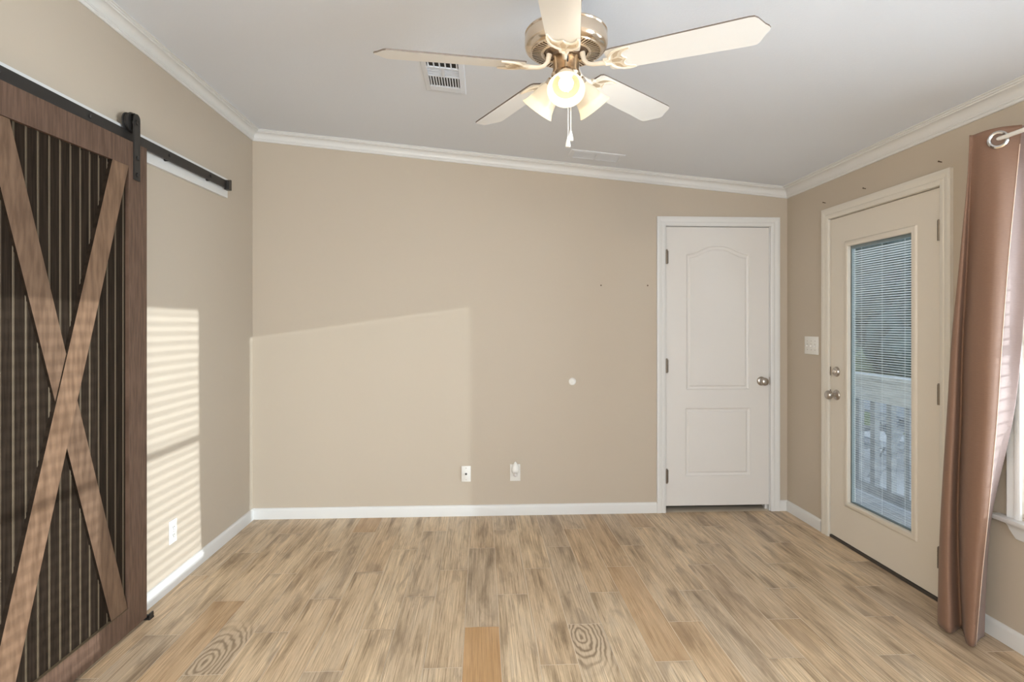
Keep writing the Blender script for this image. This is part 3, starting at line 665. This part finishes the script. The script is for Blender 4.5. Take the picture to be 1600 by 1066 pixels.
# ------------------------------------------------------------------ ceiling registers
def ceil_frame(xc, yc):
    n = Vector((.0945, 0, 1)).normalized(); u = Vector((1, 0, -.0945)).normalized()
    m = Matrix((( u.x, 0, n.x, xc), (0, 1, 0, yc), (u.z, 0, n.z, zc(xc)), (0, 0, 0, 1))); return m
vx, vy = .105, .215
F1 = ceil_frame(-.186, 2.905)
v = thing('air_vent', 'white louvred ceiling register behind the left fan blade', 'vent', F1.translation)
def oc(name, bm, m, par, F, smooth=False):
    bmesh.ops.transform(bm, matrix=F, verts=bm.verts); return obj(name, bm, m, par, smooth)
bm = B()
r0 = [(-vx, -vy), (vx, -vy), (vx, vy), (-vx, vy)]
def ring(bm, hx, hy, ix, iy, z0, z1, mid=None):
    o0 = [bm.verts.new((sx * hx, sy * hy, 0)) for sx, sy in ((-1, -1), (1, -1), (1, 1), (-1, 1))]; o1 = [bm.verts.new((sx * (hx - .004), sy * (hy - .004), z0)) for sx, sy in ((-1, -1), (1, -1), (1, 1), (-1, 1))]
    i1 = [bm.verts.new((sx * ix, sy * iy, z1)) for sx, sy in ((-1, -1), (1, -1), (1, 1), (-1, 1))]; i0 = [bm.verts.new((sx * ix, sy * iy, 0)) for sx, sy in ((-1, -1), (1, -1), (1, 1), (-1, 1))]
    for a, b in ((o0, o1), (o1, i1), (i1, i0)):
        for i in range(4): bm.faces.new((a[i], a[(i + 1) % 4], b[(i + 1) % 4], b[i]))
ring(bm, vx, vy, .076, .178, -.005, -.010); oc('vent_frame', bm, M['ceil'], v, F1)
bm = B(); box(bm, (-.077, -.179, -.0025), (.077, .179, -.0005)); oc('duct_opening', bm, M['dark'], v, F1)
bm = B()
yA, yB = .010, .128
for i in range(11):
    x = -.068 + i * .0136; box(bm, (x - .0028, yA, -.0085), (x + .0028, yB, -.003))
box(bm, (-.077, yB, -.0095), (.077, .178, -.003)); box(bm, (-.077, yA - .010, -.0095), (.077, yA, -.003)); box(bm, (-.006, -.085, -.0095), (.006, yA - .01, -.003)); box(bm, (-.077, -.095, -.0095), (.077, -.085, -.003))
for i in range(6): box(bm, (-.077, -.083 + i * .0145, -.008), (.077, -.079 + i * .0145, -.003))
for i in range(6):
    x = -.068 + i * .0272; box(bm, (x - .003, -.178, -.0085), (x + .003, -.095, -.003))
oc('louvres', bm, M['ceil'], v, F1)
F2 = ceil_frame(.768, 3.930)
v = thing('air_vent', 'flat white ceiling register near the back wall crown', 'vent', F2.translation)
bm = B(); ring(bm, .182, .090, .152, .066, -.004, -.008); box(bm, (-.006, -.066, -.008), (.006, .066, -.001)); oc('vent_frame', bm, M['ceil'], v, F2)
bm = B(); box(bm, (-.153, -.067, -.0025), (.153, .067, -.0005))
for i in range(9): box(bm, (-.152, -.062 + i * .0150, -.006), (.152, -.0515 + i * .0150, -.003))
oc('louvres', bm, M['ceil'], v, F2)

# ------------------------------------------------------------------ wall plates and small fittings
def plate_frame(org, n):
    n = Vector(n); z = Vector((0, 0, 1)); u = z.cross(n); m = Matrix(((u.x, n.x, 0, org[0]), (u.y, n.y, 0, org[1]), (0, 0, 1, org[2]), (0, 0, 0, 1))); return m
def wplate(name, label, cat, org, n, wd=.070, ht=.115):
    F = plate_frame(org, n); r = thing(name, label, cat, org)
    bm = B(); box(bm, (-wd / 2, -.0002, -ht / 2), (wd / 2, .006, ht / 2), .0022); oc('cover_plate', bm, M['plastic'], r, F, 30); return r, F
def screws(r, F, pts):
    for x, z in pts:
        bm = B(); lathe(bm, (x, .006, z), (0, 1, 0), [(.0035, 0), (.003, .0012), (.001, .0014)], 12); box(bm, (x - .0028, .0070, z - .0004), (x + .0028, .0076, z + .0004)); oc('screw', bm, M['nickel'], r, F)
# cable jack plate
r, F = wplate('cable_jack_plate', 'white single cable jack plate low on the back wall', 'wall plate', (-.113, YB, .300), (0, -1, 0), .066, .112)
screws(r, F, ((0, .042), (0, -.042)))
bm = B(); lathe(bm, (0, .006, 0), (0, 1, 0), [(.0075, 0), (.0075, .003), (.0048, .003), (.0048, .010), (.001, .010)], 20); oc('cable_jack', bm, mat('dark_jack', (.06, .055, .05), .4, .6), r, F)
# outlet with freshener
def outlet(label, org, n):
    r, F = wplate('power_outlet', label, 'outlet', org, n, .074, .120)
    for s_ in (1, -1):
        bm = B(); pts = [(.017 * math.cos(t), .0145 * max(-.9, min(.9, math.sin(t) * 1.15))) for t in [i * math.pi / 12 for i in range(24)]]
        prism(bm, [(x, z + s_ * .0195) for x, z in pts], 'y', .0055, .0075); so = oc('socket_face', bm, M['plastic'], r, F)
        bm = B()
        for x, h in ((-.0065, .0045), (.0065, .0036)): box(bm, (x - .0011, .0072, s_ * .0195 + .003 - h), (x + .0011, .0079, s_ * .0195 + .003 + h))
        cyl(bm, (0, .0072, s_ * .0195 - .008), (0, .0079, s_ * .0195 - .008), .0024, 10); oc('socket_slot', bm, M['dark'], so, F)
    screws(r, F, ((0, 0),)); return r, F
outlet('white outlet holding the plug-in air freshener, back wall', (.238, YB, .305), (0, -1, 0))
F = plate_frame((.238, YB, .305), (0, -1, 0)); r = thing('air_freshener', 'white teardrop plug-in air freshener in the back wall outlet', 'air freshener', (.238, YB - .01, .33))
bm = B(); ny = 14; prf = [(-.026, .012), (-.022, .020), (-.012, .0265), (.004, .0275), (.020, .025), (.036, .0195), (.050, .012), (.059, .006), (.062, .002)]
rg = []
for z, h in prf:
    rg.append([bm.verts.new((h * math.cos(t), .008 + .020 + .020 * (h / .0275) * math.sin(t) * (1 if math.sin(t) > 0 else .9), z + .022)) for t in [2 * math.pi * k / 24 for k in range(24)]])
for a, b in zip(rg, rg[1:]):
    for k in range(24): bm.faces.new((a[k], a[(k + 1) % 24], b[(k + 1) % 24], b[k]))
bm.faces.new(rg[0]); bm.faces.new(rg[-1]); oc('warmer_shell', bm, M['plastic'], r, F, 50)
bm = B(); lathe(bm, (0, .028, -.020), (0, 0, 1), [(.010, 0), (.013, .003), (.013, .016), (.010, .020)], 24); oc('oil_bottle', bm, mat('clear_bottle', (.70, .66, .64), .1), r, F, 40)
bm = B(); box(bm, (-.012, .0470, .006), (.012, .0495, .0105), .0008); oc('vent_slot', bm, mat('grey_slot', (.42, .40, .38), .5), r, F)
outlet('white duplex outlet low on the left wall in sunlight', (XL, 3.150, .290), (1, 0, 0))
# switch plate
r, F = wplate('switch_plate', 'white triple switch plate beside the entry door', 'light switch', (XR, 3.897, 1.225), (-1, 0, 0), .165, .122)
for k in (-1, 0, 1):
    bm = B(); box(bm, (k * .046 - .0055, .0055, -.0125), (k * .046 + .0055, .0070, .0125)); sw = oc('switch_slot', bm, mat('slot_white', (.62, .60, .56), .4), r, F)
    bm = B(); box(bm, (k * .046 - .004, .006, -.010), (k * .046 + .004, .016, .002), .0015, rot=None); oc('toggle', bm, M['plastic'], sw, F)
    screws(r, F, ((k * .046, .030), (k * .046, -.030)))
# wall bumper
bm = B(); lathe(bm, (.651, YB, .956), (0, -1, 0), [(.026, 0), (.027, .004), (.025, .008), (.019, .010), (.017, .007), (.009, .007), (.008, .011), (.001, .011)], 36)
tag(obj('wall_bumper', bm, M['plastic'], smooth=35), 'round white door bumper stuck on the back wall', 'door stop')
def wall_screw(org, n, label):
    bm = B(); lathe(bm, org, n, [(.0022, 0), (.0022, .010), (.0055, .012), (.0055, .014), (.001, .0145)], 12)
    tag(obj('wall_screw', bm, mat('screw_dark', (.16, .11, .08), .5, .5), smooth=30), label, 'screw')
wall_screw((.858, YB, 1.650), (0, -1, 0), 'small bare screw in back wall, farther from closet door')
wall_screw((1.199, YB, 1.650), (0, -1, 0), 'small bare screw in back wall, beside the closet door casing')
def wall_nail(org, label):
    bm = B(); cyl(bm, org, Vector(org) + Vector((-.016, 0, .003)), .0022, 10); cyl(bm, Vector(org) + Vector((-.0155, 0, .003)), Vector(org) + Vector((-.018, 0, .0032)), .004, 12)
    tag(obj('wall_nail', bm, mat('nail_brown', (.15, .10, .07), .5, .5), smooth=30), label, 'nail')
wall_nail((XR, 3.74, 2.162), 'small nail in right wall above the far end of entry door')
wall_nail((XR, 3.335, 2.162), 'small nail in right wall above the middle of entry door')
wall_nail((XR, 2.765, 2.160), 'small nail in right wall between entry door and curtain')

# ------------------------------------------------------------------ curtain and rod
S_, C_ = math.sin(TH), math.cos(TH)
def plan(u, x):
    k = (u - 800) / 920; return x, x * (C_ - k * S_) / (S_ + k * C_)
rows = [  # z, then (bearing, x) of far edge, lobe, groove, nose, face, near corner
    (0.012, [(1478, 2.165), (1465, 2.068), (1484, 2.050), (1502, 2.132), (1510, 2.058), (1520, 2.058), (1525, 2.085)], (1538, 2.185)),
    (0.30,  [(1483, 2.165), (1467, 2.070), (1482, 2.052), (1498, 2.130), (1507, 2.060), (1524, 2.055), (1534, 2.088)], (1542, 2.190)),
    (0.57,  [(1487, 2.165), (1471, 2.072), (1484, 2.058), (1497, 2.128), (1508, 2.062), (1530, 2.058), (1544, 2.092)], (1551, 2.196)),
    (0.98,  [(1493, 2.165), (1480, 2.074), (1491, 2.064), (1502, 2.122), (1514, 2.066), (1540, 2.064), (1558, 2.102)], (1583, 2.200)),
    (1.30,  [(1500, 2.165), (1487, 2.076), (1496, 2.068), (1505, 2.114), (1518, 2.070), (1546, 2.072), (1566, 2.115)], (1597, 2.204)),
    (1.66,  [(1510, 2.160), (1500, 2.078), (1505, 2.073), (1512, 2.104), (1526, 2.078), (1553, 2.086), (1577, 2.132)], (1607, 2.205)),
    (2.00,  [(1519, 2.150), (1512, 2.080), (1514, 2.078), (1518, 2.088), (1536, 2.086), (1562, 2.108), (1590, 2.160)], (1614, 2.205)),
    (2.172, [(1521, 2.140), (1515, 2.078), (1517, 2.078), (1522, 2.086), (1540, 2.090), (1566, 2.118), (1597, 2.176)], (1618, 2.205)),
]
def cr(p0, p1, p2, p3, t): return 0.5 * ((2 * p1) + (-p0 + p2) * t + (2 * p0 - 5 * p1 + 4 * p2 - p3) * t * t + (-p0 + 3 * p1 - 3 * p2 + p3) * t ** 3)
def spline(P, n):
    out = []
    for i in range(len(P) - 1):
        a, b, c, d = P[max(i - 1, 0)], P[i], P[i + 1], P[min(i + 2, len(P) - 1)]
        for k in range(n): out.append(tuple(cr(a[j], b[j], c[j], d[j], k / n) for j in range(len(b))))
    out.append(P[-1]); return out
cu = thing('curtain', 'rosy brown grommet curtain panel hanging beside the entry door', 'curtain', (2.12, 2.42, 0))
def cloth(name, pathrows, m, nz=7, ns=6, th=.0016):
    zs = [r[0] for r in pathrows]
    cols = [spline(r[1], ns) for r in pathrows]; ncol = len(cols[0])
    full = []
    colsz = [[(*cols[i][j], zs[i]) for i in range(len(zs))] for j in range(ncol)]
    colsz = [spline(c, nz) for c in colsz]
    bm = B(); vs = [[bm.verts.new(p) for p in c] for c in colsz]
    for a, b in zip(vs, vs[1:]):
        for i in range(len(a) - 1): bm.faces.new((a[i], b[i], b[i + 1], a[i + 1]))
    bmesh.ops.recalc_face_normals(bm, faces=bm.faces)
    o = obj(name, bm, m, cu, smooth=True); md = o.modifiers.new('thickness', 'SOLIDIFY'); md.thickness = th; md.offset = 0
    return vs
front = [(z, [plan(u, x) for u, x in pts]) for z, pts, _ in rows]
back = []
for z, pts, (u5, x5) in rows:
    P4 = plan(*pts[-1]); P5 = plan(u5, x5)
    st = (P4[0] + .004, P4[1] + .012); mid = ((st[0] + P5[0]) / 2 + .010, (st[1] + P5[1]) / 2 + .010)
    back.append((z - (.004 if z < 2 else .0), [(st[0] + .012, st[1] + .040), st, mid, P5]))
cloth('front_panel', front, M['curtain']); cloth('back_panel', back, M['cloth_back_lit'])
bm = B(); ed_ = spline([(front[i][1][-1][0] - .001, front[i][1][-1][1] - .001, front[i][0]) for i in range(len(front))], 7)
tube(bm, ed_[:-4], .0016, 6); obj('hem_edge', bm, M['hem'], cu)
# grommet set in the slanted top face
RX, gy = plan(1560, 2.106); RZ = 2.124
_a, _b = plan(1545, 2.0925), plan(1573, 2.128)
gn = Vector((-(_a[1] - _b[1]), -(_b[0] - _a[0]), 0)).normalized()
gc = Vector((RX, gy, RZ - .004)) + gn * .004
bm = B(); lathe(bm, gc - gn * .006, gn, [(.026, -.002), (.036, -.002), (.0375, .002), (.036, .0075), (.030, .010), (.024, .008), (.0225, .003), (.0225, -.002), (.026, -.002)], 40, cap=False)
obj('grommet', bm, M['chrome'], cu, smooth=40)
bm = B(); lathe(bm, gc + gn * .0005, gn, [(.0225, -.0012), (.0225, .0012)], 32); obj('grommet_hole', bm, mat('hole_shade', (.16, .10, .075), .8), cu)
rod = thing('curtain_rod', 'white metal curtain rod over the right wall windows', 'curtain rod', (RX, 1.5, RZ))
bm = B(); cyl(bm, (RX, .30, RZ), (RX, gy + .006, RZ), .0085, 24); obj('rod_tube', bm, mat('rod_white', (.78, .76, .72), .35), rod, smooth=40)
for yy in (.36, 1.46):
    bm = B(); box(bm, (XR - .004, yy - .012, RZ - .05), (XR, yy + .012, RZ + .03), .001); box(bm, (RX - .006, yy - .006, RZ - .020), (XR - .003, yy + .006, RZ - .010), .001); box(bm, (RX - .012, yy - .006, RZ - .020), (RX - .009, yy + .006, RZ + .004), .001); obj('bracket', bm, M['trim'], rod)

# ------------------------------------------------------------------ porch and garden beyond the entry door
bm = B(); n = 0; x = XR + T + .005
while x < 3.32:
    box(bm, (x, -1.5, -.115), (x + .085, 8.5, -.085)); x += .090
struct(obj('porch_deck', bm, M['deck']), 'weathered grey porch deck boards outside', 'deck')
rl = thing('porch_railing', 'weathered porch railing with square balusters seen through door glass', 'railing', (3.20, 5.6, -.085))
bm = B(); box(bm, (3.13, 3.95, .925), (3.27, 8.4, .955), .004); obj('cap_rail', bm, M['rail_top'], rl)
bm = B(); box(bm, (3.165, 3.95, .745), (3.20, 8.4, .925)); obj('top_rail', bm, M['rail_top'], rl)
bm = B(); box(bm, (3.175, 3.95, -.02), (3.215, 8.4, .06)); obj('bottom_rail', bm, M['rail_paint'], rl)
yy = 4.03
while yy < 8.3:
    bm = B(); box(bm, (3.178, yy, .058), (3.222, yy + .055, .747)); obj('baluster', bm, M['rail_paint'], rl); yy += .195
for yy in (3.94, 6.2, 8.36):
    bm = B(); box(bm, (3.16, yy, -.084), (3.25, yy + .09, 1.0), .004); obj('post', bm, M['rail_paint'], rl)
bm = B(); box(bm, (XR + T + .001, -60, -.60), (7.2, 60, -.52)); struct(obj('ground_driveway', bm, M['concrete']), 'pale concrete driveway outside', 'driveway')
bm = B(); box(bm, (7.2, -60, -.60), (90, 60, -.50)); box(bm, (-60, 5.2, -.62), (XR + T, 60, -.53)); struct(obj('ground_lawn', bm, M['grass']), 'green lawn outside', 'lawn')
# picnic table
pc = Vector((5.5, 7.7, -.519)); pt = thing('picnic_table', 'weathered picnic table standing on the driveway outside', 'table', pc)
bm = B()
for k in range(5): box(bm, (pc.x - .37 + k * .15, pc.y - .9, pc.z + .72), (pc.x - .23 + k * .15, pc.y + .9, pc.z + .76))
obj('table_top', bm, M['rail_paint'], pt)
for s_ in (-1, 1):
    bm = B(); box(bm, (pc.x + s_ * .72 - .13, pc.y - .9, pc.z + .42), (pc.x + s_ * .72 + .13, pc.y + .9, pc.z + .46)); obj('bench', bm, M['rail_paint'], pt)
    bm = B(); box(bm, (pc.x - .80, pc.y + s_ * .6 - .02, pc.z + .34), (pc.x + .80, pc.y + s_ * .6 + .02, pc.z + .42)); obj('crosspiece', bm, M['rail_paint'], pt)
    for q in (-1, 1):
        bm = B(); yy = pc.y + s_ * .6 + q * .041; prism(bm, [(pc.x + q * .18, pc.z + .72), (pc.x + q * .30, pc.z + .72), (pc.x + q * .72, pc.z), (pc.x + q * .58, pc.z)], 'y', yy - .019, yy + .019); obj('leg', bm, M['rail_paint'], pt)
# trees beyond the lawn
tl_ = ['round dark tree farthest to the left beyond the lawn', 'tall tree behind the railing seen through door glass', 'broad tree right of the tall tree beyond the lawn', 'small tree in front of the broad trees outside', 'distant tree at the right edge of the garden', 'distant tree between the tall and small trees']
for k, (tx, ty, th, rd) in enumerate(((8, 24, 8, 3.0), (15.5, 22, 9, 3.2), (23, 21, 8.5, 3.2), (12.5, 15.5, 4.4, 1.7), (31, 24, 10, 3.4), (19, 32, 11.5, 4.2))):
    r = thing('garden_tree', tl_[k], 'tree', (tx, ty, -.5), 'trees beyond the lawn')
    bm = B(); tube(bm, [(tx, ty, -.52), (tx + .1, ty, th * .25), (tx - .05, ty + .1, th * .6)], [.32, .24, .12], 10); obj('trunk', bm, M['bark'], r, smooth=True)
    bm = B(); rk = random.Random(k)
    for j in range(22):
        q = Vector((rk.gauss(0, 1), rk.gauss(0, 1), 0)); q = q.normalized() * rd * (.15 + .75 * rk.random()); zc_ = .5 + (th - 1.2) * rk.random()
        wz = math.sqrt(max(.1, 1 - ((zc_ - th * .42) / (th * .62)) ** 2)); q *= wz
        s_ = rd * (.26 + .20 * rk.random()); rs = bmesh.ops.create_icosphere(bm, subdivisions=2, radius=s_); ctr = Vector((tx, ty, zc_)) + q
        for vv in rs['verts']:
            vv.co *= 1 + .25 * (rk.random() - .5); vv.co += ctr
            if vv.co.z < -.45: vv.co.z = -.45
        for m_ in range(150):
            d = Vector((rk.gauss(0, 1), rk.gauss(0, 1), rk.gauss(0, 1))).normalized(); p_ = ctr + d * s_ * (1.0 + .22 * rk.random())
            if p_.z < -.4: continue
            a_ = Vector((rk.gauss(0, 1), rk.gauss(0, 1), rk.gauss(0, 1))).normalized() * .09; b_ = a_.cross(d).normalized() * .05
            bm.faces.new([bm.verts.new(p_ + o_) for o_ in (-a_, b_, a_, -b_)])
    obj('foliage', bm, M['leaf'], r)
